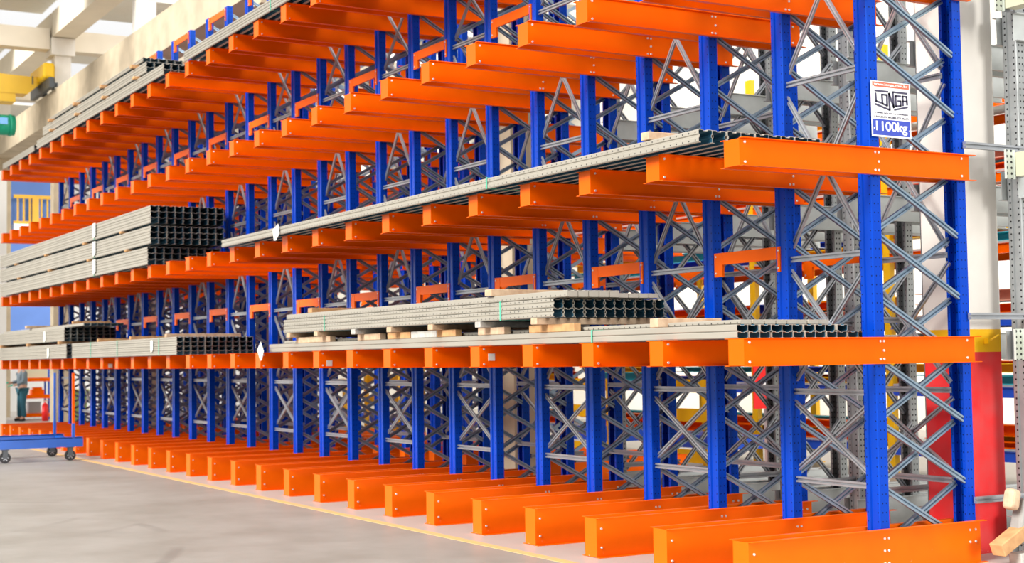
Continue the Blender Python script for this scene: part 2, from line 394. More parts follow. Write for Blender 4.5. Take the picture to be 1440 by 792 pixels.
# orange spacer brackets in the other bays
def spacer():
    r = empty('spacer_bracket', (0, 0, 0))
    part(MB().box(.0851, .7899, 0, .022, -.1, 0), 'crossbar', M_OR, r)
    part(MB().box(.79, .896, 0, .024, -.2, 0), 'hanging_plate', M_OR, r)
    part(MB().box(.055, .085, 0, .024, -.2, 0), 'hanging_plate', M_OR, r)
    for x in (.07, .87):
        for z in (-.03, -.17): part(MB().cyl((x, .024, z), (x, .031, z), .008, 8), 'bolt', M_ZN, r)
    return r
sp0 = spacer(); used = False
for z, nm in ((2.458, 'under the second arm level'), (5.25, 'under the top arm level'), (7.25, 'at the top of the posts')):
    for k in range(1, N-1, 2):
        for y, row in ((YF+.001, 'front'), (YR-.026, 'rear')):
            if row == 'rear' and k > 17: continue
            f = sp0 if not used else copy_tree(sp0); used = True
            f.location = (k*S, y-.024 if row == 'front' else y, z)
            tag(f, 'orange bracket joining %s posts %s, at the %s frame from the right' % (row, nm.replace('under the second arm level', 'below second arm level').replace('under the top arm level', 'below top arm level').replace('at the top of the posts', 'at post tops'), ORD[k+1]), 'bracket', 'orange spacer brackets')
# grey ties from the rear posts back to the galvanised rack
tie = MB().bar((0, 0, 0), (0, -.72, 0), .05, .03, (-1, 0, 0)).mesh('tie_bar', M_GAL)
for k in range(0, 8):
    for z, nm in ((.47, 'near the floor'), (1.87, 'just above the lowest arms'), (3.19, 'just above the second arms'), (4.6, 'just above the third arms')):
        if k and z > 4: continue
        a = link('tie_bar', tie, None, (k*S-.045, YR+.03, z))
        if k: a.location.x += .05; a.location.y -= .05
        else: a.scale.y = 2.2
        tag(a, 'grey tie bar %s, %s' % (nm, 'at the nearest frame' if k == 0 else 'at the %s frame from the right' % ORD[k+1]), 'tie bar', 'tie bars behind the rack')

# ------------------------------------------------------------------ back-to-back rack behind: galvanised part, then painted part
g = empty('upright_frame', (0, -2.80, 0))
part(post_mb(.02, ZT), 'front_post', M_GALD, g, (0, 0, 0))
me = post_mb(.02, ZT).mesh('rear_post', M_GALD); o = link('rear_post', me, g, (0, -.74, 0)); o.rotation_euler = (0, 0, math.pi); reg(o, g)
for n in range(0, 10):
    z = .35+n*.70
    if n == 0:
        o1 = part(MB().bar((-.05, -.09, z), (-.05, -.66, z+.6), .04, .028, (-1, 0, 0)), 'lattice_bar', M_GAL, g)
        o2 = part(MB().bar((.04, -.66, z), (.04, -.09, z+.6), .04, .028, (-1, 0, 0)), 'lattice_bar', M_GAL, g)
    else:
        for o in (o1, o2):
            c = o.copy(); COL.objects.link(c); c.location.z = n*.70; c.parent = g; reg(c, g)
part(chan(.05, -2.2, 0, .30, .04), 'base_beam', M_GALB, g, (-.035, 0, 0))
for k in range(0, 7):
    f = g if k == 0 else copy_tree(g); f.location = (k*S, -2.80, 0)
    tag(f, 'bare galvanised upright frame behind the blue posts, %s' % ('rightmost, beside the white column' if k == 0 else ORD[k+1]+' from the right'), 'rack frame', 'galvanised frames of the rear rack')
    for li, (z0, z1) in enumerate(((1.53, 1.76), (2.80, 3.03), (4.05, 4.27), (5.5, 5.72))):
        key = ('garm', li)
        if key not in meshes: meshes[key] = chan(0, -2.2, 0, z1-z0, .04).mesh('galvanised_arm', M_GALB)
        a = link('cantilever_arm', meshes[key], None, (k*S-.035, -2.80+.045, z0))
        tag(a, 'galvanised arm of the rear rack on the %s, %s' % (LN[li], 'nearest the white column' if k == 0 else ORD[k+1]+' from the right'), 'rack arm', 'galvanised arms of the rear rack')
# short pale green beams with perforated end plates on the galvanised post beside the white column
M_CON = mat('pale_green_steel', (.50, .50, .36), .5, .1)
M_CONP = mat('perforated_plate', (.52, .56, .50), .5, .2, dots=(.045, .011, [(0, 1, (-.025, .025))], 2))
for z0, h, y, nm in ((1.55, .20, -2.66, 'lowest'), (2.96, .19, -2.62, 'middle'), (4.28, .20, -2.56, 'topmost')):
    c = empty('stub_beam', (-.115, y, z0))
    part(MB().thin([(-.05, .02), (-.05, 0), (.05, 0), (.05, .02)], .004, (0, 0, -.02), (0, 0, h+.02), (0, 1, 0), (-1, 0, 0)), 'end_connector', M_CONP, c)
    part(MB().box(-1.3, -.022, -.17, -.052, 0, h), 'beam', M_CON, c)
    part(MB().box(.006, .06, -.17, -.06, 0, h), 'clamp', M_GAL, c)
    tag(c, 'pale green stub beam with perforated end on the galvanised post beside the white column, %s' % nm, 'beam', 'pale green stub beams')
# painted frames of the rear rack, farther left
pf = copy_tree(fr); cnt = 0
for k in range(8, 28):
    f = pf if k == 8 else copy_tree(fr)
    f.location = (k*S+.07, -5.3, 0); f.rotation_euler = (0, 0, 0)
    f.rotation_euler = (0, 0, math.pi)
    f.location = (k*S+.07, -5.15, 0)
    tag(f, 'blue upright frame of the rack standing behind, %s' % ('farthest left' if k == 27 else ORD[k-7]+' from its right-hand end'), 'rack frame', 'blue frames of the rear rack')
    for li in range(4):
        if li == 3 and k < 12: continue
        a = arm(k, li, False); a.location = (k*S+.07, -5.15, LV[li][0]); a.rotation_euler = (0, 0, math.pi)
        tag(a, 'orange arm on the %s of the rack standing behind, %s' % (LN[li], 'farthest left' if k == 27 else ORD[k-7]+' from its right'), 'rack arm', 'orange arms of the rear rack, '+LN[li])

# ------------------------------------------------------------------ steel profiles stored on the arms
def profile_mesh(L, w, h, m, capped=False):
    e = .0035; a = w/2-.0015; g = .16*w
    if h > .06:
        line = [(-a+g, 0), (-a+.007, 0), (-a, .008), (-a, h*.36), (-a+.008, h*.43), (-a+.008, h*.57), (-a, h*.64), (-a, h-.011), (-a+.007, h-.003), (-a*.35, h-.003), (-a*.25, h-.012), (a*.25, h-.012), (a*.35, h-.003), (a-.007, h-.003), (a, h-.011), (a, h*.64), (a-.008, h*.57), (a-.008, h*.43), (a, h*.36), (a, .008), (a-.007, 0), (a-g, 0)]
    else:
        line = [(-a+g, 0), (-a+.006, 0), (-a, .007), (-a, h-.009), (-a+.006, h-.002), (-a*.35, h-.002), (-a*.25, h-.009), (a*.25, h-.009), (a*.35, h-.002), (a-.006, h-.002), (a, h-.009), (a, .007), (a-.006, 0), (a-g, 0)]
    me = MB().thin(line, -e, (0, 0, 0), (L, 0, 0), (0, 1, 0), (0, 0, 1)).mesh('steel_profile', m)
    if capped:
        mb = MB().thin(line, -e, (0, 0, 0), (L, 0, 0), (0, 1, 0), (0, 0, 1)).box(-.003, -.0005, -a+.004, a-.004, 0, h*.86)
        return mb.mesh('steel_profile', m)
    me.materials.append(M_INNER)      # inner faces of the sections get a darker blue colour
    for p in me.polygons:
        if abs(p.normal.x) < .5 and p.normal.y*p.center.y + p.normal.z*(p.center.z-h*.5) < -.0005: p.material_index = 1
    return me
prof_total = 0
def stack(x0, x1, y0, z0, w, h, rows, m, where, group, jit=.02, yoff=0, rowname=None, capped=False):
    """rows: number of profiles per row from the bottom; y0 aisle-side edge, going to -y"""
    global prof_total
    me = profile_mesh(x1-x0, w, h, m, capped)
    nr = len(rows)
    for r, nc in enumerate(rows):
        rn = rowname or ('only row' if nr == 1 else 'bottom row' if r == 0 else 'top row' if r == nr-1 else 'middle row' if nr == 3 else ORD[r+1]+' row')
        for c in range(nc):
            o = link('steel_profile', me, None, (x0+random.uniform(-jit, jit)*.6, y0-w*(c+.5)+yoff*r, z0+h*r))
            pos = 'at the aisle side' if c == 0 else ORD[c+1]+' from the aisle'
            tag(o, 'grey profile %s, %s, %s' % (where, rn, pos.replace('at the aisle side', 'aisle side').replace('from the aisle', 'from aisle')), 'steel profile', group)
            prof_total += 1
E1 = .0015
stack(.15, 9.37, -.10, LV[0][1]+E1, .1035, .050, [12, 10], M_PR['flat'], 'in the long low bundle on the lowest arms', 'profiles of the long low bundle')
stack(.22, 9.1, -.20, LV[0][1]+.104, .1035, .034, [8], M_PR['low'], 'lying flat on the long low bundle', 'profiles on top of the long low bundle', rowname='upper row', capped=True)
ZS2 = 1.940
stack(2.45, 8.62, 0.0, ZS2, .1045, .080, [11, 11], M_PR['mid'], 'of the bundle raised on wood blocks', 'profiles of the raised bundle')
for c in range(5):
    me = meshes.setdefault('s2t', profile_mesh(6.3, .1045, .058, M_PR['mid'], True))
    o = link('steel_profile', me, None, (2.22, -.052-c*.1045, ZS2+.1615))
    tag(o, 'grey profile lying over the raised bundle, %s' % ('at the aisle side' if c == 0 else ORD[c+1]+' from the aisle'), 'steel profile', 'profiles on top of the raised bundle')
for c in range(4):
    me = meshes.setdefault('s2u', profile_mesh(6.4, .1045, .04, M_PR['flat'], True))
    o = link('steel_profile', me, None, (2.30, -.052-(c+5.4)*.1045, ZS2+.1615))
    tag(o, 'shallow grey profile over the rear of the raised bundle, %s from the aisle' % ORD[c+1], 'steel profile', 'shallow profiles on the raised bundle')
stack(.27, 10.55, .11, LV[1][1]+E1, .128, .098, [9], M_PR['deep'], 'lying side by side on the second-level arms', 'profiles of the single layer on the second level')
Z = LV[1][1]+E1
for t, nm in enumerate(('bottom', 'middle', 'top')):
    stack(13.95+(.16 if t == 0 else 0), 25.4, .07, Z+t*.312, .129, .091, [9, 9, 9], M_PR['flat'], 'in the %s tier of the big second-level stack' % nm, 'profiles of the big stack, %s tier' % nm)
stack(12.55, 18.75, .1, LV[0][1]+E1, .105, .066, [11, 11, 11, 11], M_PR['flat'], 'of the four-row bundle on the lowest arms', 'profiles of the four-row bundle')
stack(19.18, 25.5, .1, LV[0][1]+E1, .105, .066, [4, 4, 4, 4], M_PR['flat'], 'of the far left bundle on the lowest arms', 'profiles of the far left lower bundle')
stack(19.35, 25.6, .1, LV[0][1]+.32, .12, .064, [8, 8, 8, 8], M_PR['flat'], 'of the raised far left bundle, lowest arms', 'profiles of the far left raised bundle')
stack(18.5, 25.6, -.05, LV[0][1]+.58, .12, .05, [6], M_PR['flat'], 'lying over the raised far left bundle', 'profiles over the far left raised bundle')
Z = LV[3][1]+E1
stack(22.25, 25.4, .03, Z, .12, .062, [4, 4], M_PR['flat'], 'in the short leftmost bundle on the top arms', 'profiles of the short top-level bundle')
stack(13.40, 22.0, .03, Z, .12, .085, [7, 7], M_PR['deep'], 'of the long far bundle on the top arms', 'profiles of the long far top-level bundle')
stack(14.4, 21.6, .0, Z+.215, .13, .085, [5, 5], M_PR['deep'], 'of the upper tier on the far top bundle', 'profiles of the upper tier on the top arms')
stack(14.7, 21.3, -.03, Z+.44, .13, .07, [5], M_PR['deep'], 'of the uppermost tier on the far top bundle', 'profiles of the uppermost tier on the top arms')
stack(4.6, 12.4, .03, Z, .12, .075, [7, 7], M_PR['deep'], 'of the near bundle on the top arms', 'profiles of the near top-level bundle')

# timber between and on the bundles
nblk = 0
def timber(name, x0, x1, y0, y1, z0, z1, m, label, group=None):
    o = MB().box(0, x1-x0, 0, y1-y0, 0, z1-z0).build(name, m, None, (x0, y0, z0)); bevel(o, .004, 1)
    tag(o, label, 'wood block', group); return o
zz = LV[0][1]+.1015
blk = [(2.29, 3.02, M_WOOD), (3.46, 3.95, M_WOODP), (4.40, 4.78, M_WOOD), (4.80, 5.36, M_WOODG), (5.38, 5.92, M_WOOD), (6.10, 6.68, M_WOODP), (7.45, 8.48, M_WOODP)]
for i, (a, b_, m) in enumerate(blk):
    timber('wood_block', a, b_, -.175, -.103, zz, zz+.066, m, '%s wood block lying lengthwise under the raised bundle, %s from the right' % ('weathered grey' if m is M_WOODG else 'orange-brown' if m is M_WOOD else 'pale', ORD[i+1]), 'wood blocks under the raised bundle')
crs = [(2.70, M_WOODP), (3.70, M_WOODG), (4.66, M_WOODP), (5.60, M_WOODP), (6.5, M_WOODG), (7.55, M_WOODP), (8.40, M_WOODP)]
for i, (a, m) in enumerate(crs):
    timber('wood_bearer', a, a+.1, -1.18, .01, ZS2-.0685+.0125, ZS2-.0015, m, 'wood bearer crossing directly beneath the raised bundle, %s from the right' % ORD[i+1], 'wood bearers under the raised bundle')
timber('wood_block', 1.10, 1.20, -.72, -.1, zz+.0, zz+.07, M_WOODP, 'pale wood block on the low bundle right of the raised bundle')
timber('wood_bearer', 3.45, 3.57, -1.25, .03, ZS2+.2205, ZS2+.282, M_WOODP, 'pale pine bearer lying on top of the raised bundle, the longer one')
timber('wood_bearer', 7.85, 7.97, -1.2, -.05, ZS2+.2205, ZS2+.278, M_WOOD, 'orange pine bearer on the left part of the raised bundle')
zz = LV[1][1]+.1015
for i, (x, m) in enumerate(((.86, M_WOODP), (3.6, M_WOODP), (7.1, M_WOOD), (10.0, M_WOOD))):
    timber('wood_bearer', x, x+.1, -.95, .12 if i == 0 else -.3, zz, zz+.062, m, 'wood bearer on the single layer of second-level profiles, %s from the right' % ORD[i+1], 'bearers on the second-level layer')
Z = LV[1][1]+E1
for t in (0, 1):
    for i, x in enumerate((15.2, 17.6, 20.6, 23.4)):
        timber('wood_spacer', x+t*.3, x+t*.3+.09, -1.08, .1, Z+.2745+t*.312, Z+.3105+t*.312, M_WOOD, 'wood spacer between the %s tiers of the big stack, %s from the right' % ('lower two' if t == 0 else 'upper two', ORD[i+1]), 'spacers in the big stack')
Z = LV[0][1]
for i, x in enumerate((19.6, 22.3, 25.0)):
    timber('wood_spacer', x, x+.09, -1.0, .14, Z+.2665, Z+.3185, M_WOOD, 'wood spacer between the two far left bundles, %s from the right' % ORD[i+1], 'spacers of the far left bundles')
timber('wood_bearer', 13.2, 13.29, -1.1, .05, Z+.2665, Z+.318, M_WOODP, 'pale bearer on the four-row bundle, right one')
timber('wood_bearer', 15.1, 15.19, -1.1, .05, Z+.2665, Z+.318, M_WOOD, 'wood bearer on the four-row bundle, middle one')
timber('wood_bearer', 17.1, 17.19, -1.1, .05, Z+.2665, Z+.318, M_WOOD, 'wood bearer on the four-row bundle, left one')
timber('wood_plank', 19.3, 19.4, -.75, -.05, Z+.632, Z+.68, M_WOOD, 'wood plank lying on top of the far left bundle, right one')
timber('wood_plank', 22.8, 22.95, -.7, .05, Z+.632, Z+.69, M_WOODP, 'pale plank lying on top of the far left bundle, left one')
Z = LV[3][1]+E1
for i, x in enumerate((14.8, 16.7, 18.6, 20.6)):
    timber('wood_spacer', x, x+.1, -.7, .08, Z+.1715, Z+.2135, M_WOOD, 'wood spacer on the far top-level bundle under the upper tier, %s from the right' % ORD[i+1], 'spacers on the top arms')
    timber('wood_spacer', x+.2, x+.3, -.66, .06, Z+.3865, Z+.4385, M_WOOD, 'wood spacer under the uppermost tier of the top arms, %s from the right' % ORD[i+1], 'upper spacers on the top arms')

# straps and paper tags
def strap(x, y0, y1, z0, z1, label):
    t = .003; mb = MB()
    mb.box(0, .018, y1, y0, z1, z1+t); mb.box(0, .018, y0, y0+t, z0-t, z1+t); mb.box(0, .018, y1-t, y1, z0-t, z1+t); mb.box(0, .018, y1, y0, z0-t, z0)
    tag(mb.build('strap', M_STRAP, None, (x, 0, 0)), label, 'strap', 'green straps around the bundles')
strap(3.45-.12, .001, -1.152, ZS2-.0002, ZS2+.1615, 'green strap around the raised bundle, right one')
strap(7.35, .001, -1.152, ZS2-.0002, ZS2+.1615, 'green strap around the raised bundle, left one')
strap(2.0, -.098, -1.345, LV[0][1]+.0045, LV[0][1]+.1015, 'green strap around the long low bundle, right of the raised bundle')
strap(3.35, .112, -1.045, LV[1][1]+.0045, LV[1][1]+.101, 'green strap around the single layer on the second level')
strap(17.3, .072, -1.1, LV[1][1]+.0045, LV[1][1]+.274, 'green strap around the bottom tier of the big stack')
strap(17.3, .072, -1.1, LV[1][1]+.3165, LV[1][1]+.586, 'green strap around the middle tier of the big stack')
strap(17.3, .072, -1.1, LV[1][1]+.6285, LV[1][1]+.898, 'green strap around the top tier of the big stack')
strap(13.4, .102, -1.06, LV[0][1]+.0045, LV[0][1]+.2655, 'green strap around the four-row bundle, right one')
strap(15.7, .102, -1.06, LV[0][1]+.0045, LV[0][1]+.2655, 'green strap around the four-row bundle, middle one')
strap(17.4, .102, -1.06, LV[0][1]+.0045, LV[0][1]+.2655, 'green strap around the four-row bundle, left one')
strap(8.9, .032, -.82, LV[3][1]+.0045, LV[3][1]+.152, 'green strap around the near bundle on the top arms')
def papertag(x, y, z, w, h, label, ang=0):
    mb = MB().ext([(-w/2, 0), (w/2, 0), (w/2, -h*.85), (w*.2, -h), (-w/2, -h*.8)], (0, 0, 0), (0, .002, 0), (1, 0, 0), (0, 0, 1))
    o = mb.build('paper_tag', M_TAG, None, (x, y, z)); o.rotation_euler = (0, ang, 0); tag(o, label, 'tag', 'white paper tags')
papertag(9.38, .03, 1.80, .17, .20, 'large white paper tag at the left end of the long low bundle', .7)
papertag(8.55, .12, 3.215, .2, .16, 'white paper tag hanging on the single layer of the second level', .3)
for t in range(3): papertag(17.25, .085, LV[1][1]+.28+t*.312, .2, .26, 'white paper tag on the %s tier of the big stack' % ('bottom', 'middle', 'top')[t])
papertag(13.75, .108, 1.95, .13, .19, 'white paper tag on the four-row bundle')
papertag(20.6, .108, 1.92, .16, .2, 'white paper tag on the far left lower bundle')
papertag(20.9, .108, 2.25, .16, .22, 'white paper tag on the far left raised bundle')
for i, (k, z) in enumerate(((4, 1.60), (8, 1.56), (18, 1.56))):
    tag(MB().box(-.004, 0, 0, .07, 0, .065).build('sticker', M_TAG, None, (k*S-.0505, -.16, z-.02)), 'small white sticker on a lowest-level arm, %s from the right' % ORD[i+1], 'sticker', 'white stickers on the arms')

# ------------------------------------------------------------------ capacity sign
SW, SH = .395, .415
M_SW = mat('sign_white', (.92, .92, .92), .4); M_SO = mat('sign_salmon', (.80, .13, .07), .5); M_SB = mat('sign_blue', (.03, .06, .42), .5); M_SK = mat('sign_ink', (.05, .045, .09), .5)
sg = empty('capacity_sign', (-.0745, -1.228, 3.195))
part(MB().box(0, .004, -SW, 0, 0, SH), 'sign_board', M_SW, sg)
part(MB().box(-.0008, 0, -SW+.012, -.012, SH*.895, SH*.985), 'header_strip', M_SO, sg)
part(MB().box(-.0008, 0, -SW+.010, -.010, SH*.03, SH*.315), 'capacity_panel', M_SB, sg)
TMP = bpy.data.collections.new('t')
def text(body, name, m, parent, yc, zc, width, height, bold=0.):
    cu = bpy.data.curves.new(name, 'FONT'); cu.body = body; cu.align_x = 'CENTER'; cu.align_y = 'CENTER'; cu.extrude = .0004; cu.offset = bold
    o = bpy.data.objects.new(name, cu); COL.objects.link(o); bpy.context.view_layer.update()
    me = bpy.data.meshes.new_from_object(o.evaluated_get(bpy.context.evaluated_depsgraph_get())); bpy.data.objects.remove(o)
    xs = [v.co.x for v in me.vertices]; ys = [v.co.y for v in me.vertices]
    sx = width/(max(xs)-min(xs)); sy = height/(max(ys)-min(ys)); cx = (max(xs)+min(xs))/2; cy = (max(ys)+min(ys))/2
    for v in me.vertices:
        x, y, z = v.co; v.co = (-.0012-z, yc-(x-cx)*sx, zc+(y-cy)*sy)
    me.materials.clear(); me.materials.append(m); me.name = name
    o = link(name, me, parent); reg(o, parent)
text('www.longa.com.br', 'web_address', M_SW, sg, -SW/2, SH*.94, SW*.86, .024, .01)
text('A medida certa para sua armazenagem', 'slogan', M_SK, sg, -SW/2, SH*.43, SW*.86, .018, .025)
text('CAPACIDADE MAXIMA POR BRAÇO', 'caption', M_SK, sg, -SW/2, SH*.355, SW*.88, .020, .02)
text('1100kg', 'capacity_figure', M_SW, sg, -SW/2, SH*.17, SW*.80, .094, .02)
def q2s(x, y):
    v = (y-100)/560.
    for _ in range(4):
        u = (x-(163+19*v))/((565+15*v)-(163+19*v)); v = (y-(100+55*u))/((662+35*u)-(100+55*u))
    return (-u*SW, (1-v)*SH)
lg = MB()
def st(a, b_, t=17):
    a = Vector(a); b_ = Vector(b_); d = (b_-a).normalized(); nn = Vector((-d.y, d.x))*t/2; e = d*t*.3
    poly = [q2s(*(a-e+nn)), q2s(*(b_+e+nn)), q2s(*(b_+e-nn)), q2s(*(a-e-nn))]
    lg.ext(poly, (-.0008, 0, 0), (-.0016, 0, 0), (0, 1, 0), (0, 0, 1))
for a, b_ in (((205, 205), (335, 222)), ((210, 232), (217, 312)), ((217, 312), (268, 330)), ((275, 247), (283, 340)), ((275, 247), (325, 254)), ((325, 254), (330, 362)), ((283, 340), (330, 362)),
              ((347, 240), (357, 405)), ((347, 238), (398, 382)), ((386, 228), (398, 382)), ((388, 226), (530, 246)), ((212, 342), (357, 405)), ((406, 404), (537, 382)),
              ((414, 265), (466, 271)), ((414, 265), (420, 368)), ((420, 368), (468, 366)), ((468, 366), (466, 320)), ((466, 320), (440, 318)),
              ((487, 270), (492, 364)), ((487, 272), (529, 277)), ((529, 277), (535, 358)), ((490, 322), (532, 324))): st(a, b_, 19)
part(lg, 'logo', M_SK, sg)
for y, z in ((-.02, .06), (-SW+.02, .06), (-.02, SH-.04)): part(MB().cyl((-.001, y, z), (-.005, y, z), .005, 8), 'rivet', M_ZN, sg)
tag(sg, 'white and blue 1100kg load capacity sign fixed to the nearest front post', 'sign')

# ------------------------------------------------------------------ blue platform trolley
tr = empty('platform_trolley', (16.95, .34, 0))
for nm, x0, x1, y0, y1 in (('near_rail', 0, .1, 0, 2.2), ('far_rail', 1.35, 1.45, .0, 2.2)):
    part(MB().thin([(0, .0), (.09, .0), (.09, .085), (.07, .10), (.07, .13), (.09, .15), (0, .15)], -.006, (x0, y0, .235), (x0, y1, .235), (1, 0, 0), (0, 0, 1)).box(x0, x1, y0, y1, .235, .37), nm, M_BLP, tr)
part(MB().box(.1, 1.35, .1, .16, .26, .36).box(.1, 1.35, 1.2, 1.26, .26, .36).box(.1, 1.35, 2.1, 2.16, .26, .36), 'cross_members', M_BLP, tr)
for x in (.02, 1.37):
    p = part(MB().box(x, x+.045, .13, .175, .371, .62), 'post_socket', M_BLP, tr)
    part(MB().box(x+.004, x+.041, .134, .171, .62, 1.46), 'stanchion', M_OR if x < 1 else M_BLP, tr)
for x in (.06, 1.38):
    for y in (.20, 1.25):
        w = part(MB().cyl((x-.025, y, .09), (x+.025, y, .09), .09, 20), 'wheel', M_BLK, tr)
        h = MB().cyl((x-.03, y, .09), (x+.03, y, .09), .026, 12)
        for i in range(6):
            a = i*math.pi/3; h.box(x-.029, x+.029, y+math.cos(a)*.045-.008, y+math.cos(a)*.045+.008, .09+math.sin(a)*.045-.008, .09+math.sin(a)*.045+.008)
        hh = h.build('wheel_hub', M_GAL, w); reg(hh, w)
        part(MB().box(x-.04, x-.032, y-.04, y+.04, .08, .235).box(x+.032, x+.04, y-.04, y+.04, .08, .235).box(x-.05, x+.05, y-.06, y+.06, .215, .235), 'caster_fork', M_DK, tr)
tag(tr, 'blue steel platform trolley on casters at the left edge, orange corner post', 'trolley')

# ------------------------------------------------------------------ overhead crane
cr_ = empty('overhead_crane', (31.9, -2.4, 8.87))
part(MB().ext([(.25, .22), (.55, -.05), (12, -.05), (12, .60), (3.2, .60), (1.0, .44), (.25, .42)], (0, 0, 0), (.55, 0, 0), (0, 1, 0), (0, 0, 1)), 'girder', M_YELC, cr_)
part(MB().box(.02, .56, .85, 12, -.28, -.055), 'lower_girder', M_YELC, cr_)
et = part(MB().box(-.75, .95, .0, .30, .27, .70), 'end_truck', M_YELC, cr_); bevel(et, .07, 3)
for x in (-.5, .7): part(MB().cyl((x, -.1, .14), (x, .1, .14), .12, 16), 'crane_wheel', M_DK, cr_)
part(MB().box(-1.0, 1.3, .08, .2, .0, .265), 'buffer_rail', M_DK, cr_)
for i in range(5): part(MB().cyl((-.002, .42, .24+i*.045), (-.02, .42, .24+i*.045), .02, 8), 'bolt', M_DK, cr_)
tag(cr_, 'yellow overhead crane bridge resting on the concrete beam, upper left', 'crane')
ho = empty('hoist_motor', (31.6, -.95, 7.9))
part(MB().cyl((0, -.5, 0), (0, 0, 0), .27, 24).cyl((0, 0, 0), (0, .7, 0), .22, 24), 'motor_body', M_GREEN, ho)
part(MB().cyl((0, -.42, 0), (0, -.36, 0), .29, 24).cyl((0, -.1, 0), (0, -.04, 0), .29, 24), 'flange', M_GREEN, ho)
part(MB().box(-.3, -.22, -.28, -.08, -.02, .15), 'nameplate_box', mat('light_blue_plastic', (.1, .35, .75), .4), ho)
part(MB().box(-.16, .2, .1, .8, .2, .60), 'gear_housing', M_WHITE, ho)
tag(ho, 'green hoist motor hanging below the yellow crane at the left edge', 'motor')

# ------------------------------------------------------------------ far left: person, shelf, extinguisher, bench
def skin(name, verts, edges, m, parent=None, sub=2):
    me = bpy.data.meshes.new(name); me.from_pydata([v[:3] for v in verts], edges, []); me.materials.append(m)
    o = bpy.data.objects.new(name, me); COL.objects.link(o)
    bm = bmesh.new(); bm.from_mesh(me); ly = bm.verts.layers.skin.verify()
    for v, d in zip(bm.verts, verts): v[ly].radius = d[3] if isinstance(d[3], tuple) else (d[3], d[3]); v[ly].use_root = (v.index == 0)
    bm.to_mesh(me); bm.free()
    s = o.modifiers.new('skin', 'SKIN'); s.use_smooth_shade = True
    if sub: q = o.modifiers.new('sub', 'SUBSURF'); q.levels = sub; q.render_levels = sub
    if parent is not None: o.parent = parent; reg(o, parent)
    return o
M_SKIN = mat('skin', (.50, .27, .18), .6); M_SHIRT = mat('grey_shirt', (.16, .21, .25), .8); M_JEAN = mat('teal_jeans', (.02, .11, .16), .8)
M_HAIR = mat('dark_hair', (.03, .02, .015), .8); M_GLOVE = mat('green_glove', (.0, .42, .26), .7)
pe = empty('person', (35.6, -2.5, 0), math.radians(95))   # local +x = facing direction (towards the aisle side)
V = [(0, 0, .94, .13), (0, 0, 1.10, .125), (.01, 0, 1.26, .145), (.01, 0, 1.42, .12), (.02, 0, 1.52, .055), (.04, 0, 1.62, .085), (.045, 0, 1.72, .075),
     (0, .10, .86, .10), (.02, .11, .50, .065), (-.02, .12, .12, .045), (.12, .13, .045, .04), (0, -.10, .86, .10), (.04, -.11, .50, .065), (.04, -.12, .12, .045), (.18, -.13, .045, .04),
     (.01, .19, 1.40, .06), (.04, .25, 1.14, .046), (.26, .22, 1.04, .035), (.33, .21, 1.04, .03), (.01, -.19, 1.40, .06), (.04, -.25, 1.14, .046), (.27, -.20, 1.10, .035), (.34, -.18, 1.11, .03)]
Ed = [(0, 1), (1, 2), (2, 3), (3, 4), (4, 5), (5, 6), (0, 7), (7, 8), (8, 9), (9, 10), (0, 11), (11, 12), (12, 13), (13, 14), (3, 15), (15, 16), (16, 17), (17, 18), (3, 19), (19, 20), (20, 21), (21, 22)]
body = skin('body', V, Ed, M_SKIN, pe)
skin('shirt', [(0, 0, .92, .155), (0, 0, 1.10, .15), (.01, 0, 1.26, .165), (.01, 0, 1.40, .145), (.01, 0, 1.47, .075), (.01, .19, 1.40, .075), (.04, .25, 1.14, .062), (.01, -.19, 1.40, .075), (.04, -.25, 1.14, .062), (.24, .222, 1.05, .05), (.25, -.205, 1.10, .05)],
     [(0, 1), (1, 2), (2, 3), (3, 4), (3, 5), (5, 6), (3, 7), (7, 8), (6, 9), (8, 10)], M_SHIRT, pe)
skin('jeans', [(0, 0, .95, .145), (0, .10, .86, .12), (.02, .11, .50, .085), (-.02, .12, .10, .075), (0, -.10, .86, .12), (.04, -.11, .50, .085), (.04, -.12, .10, .075)],
     [(0, 1), (1, 2), (2, 3), (0, 4), (4, 5), (5, 6)], M_JEAN, pe)
for y, x in ((.12, -.02), (-.12, .04)):
    skin('shoe', [(x-.05, y, .05, .05), (x+.05, y, .05, .052), (x+.16, y, .04, .04)], [(0, 1), (1, 2)], M_BLK, pe)
skin('hair', [(.0, 0, 1.70, .07), (.02, 0, 1.765, .085), (.06, 0, 1.79, .06)], [(0, 1), (1, 2)], M_HAIR, pe)
part(MB().box(.125, .135, -.05, -.022, 1.66, 1.672).box(.125, .135, .022, .05, 1.66, 1.672), 'eyes', M_HAIR, pe)
part(MB().ext([(0, 0), (.03, -.035), (0, -.045)], (.115, -.012, 1.655), (.115, .012, 1.655), (1, 0, 0), (0, 0, 1)), 'nose', M_SKIN, pe)
for sgn, (hx, hy, hz) in ((1, (.33, .21, 1.04)), (-1, (.34, -.18, 1.11))):
    vv = [(hx, hy, hz, .03), (hx+.07, hy, hz-.01, (.038, .018))]; ee = [(0, 1)]
    for f in range(4):
        yy = hy+(f-1.5)*.02; ln = (.055, .07, .075, .062)[f]; b0 = len(vv)
        vv += [(hx+.085, yy, hz-.012, .009), (hx+.085+ln*.6, yy, hz-.025, .0085), (hx+.085+ln*.8, yy, hz-.055, .008)]; ee += [(1, b0), (b0, b0+1), (b0+1, b0+2)]
    b0 = len(vv); vv += [(hx+.045, hy-sgn*.045, hz-.01, .01), (hx+.085, hy-sgn*.06, hz-.03, .009)]; ee += [(1, b0), (b0, b0+1)]
    skin('glove', vv, ee, M_GLOVE, pe, 1)
tag(pe, 'person in grey shirt, teal jeans and green gloves standing at a bench, far left', 'person')

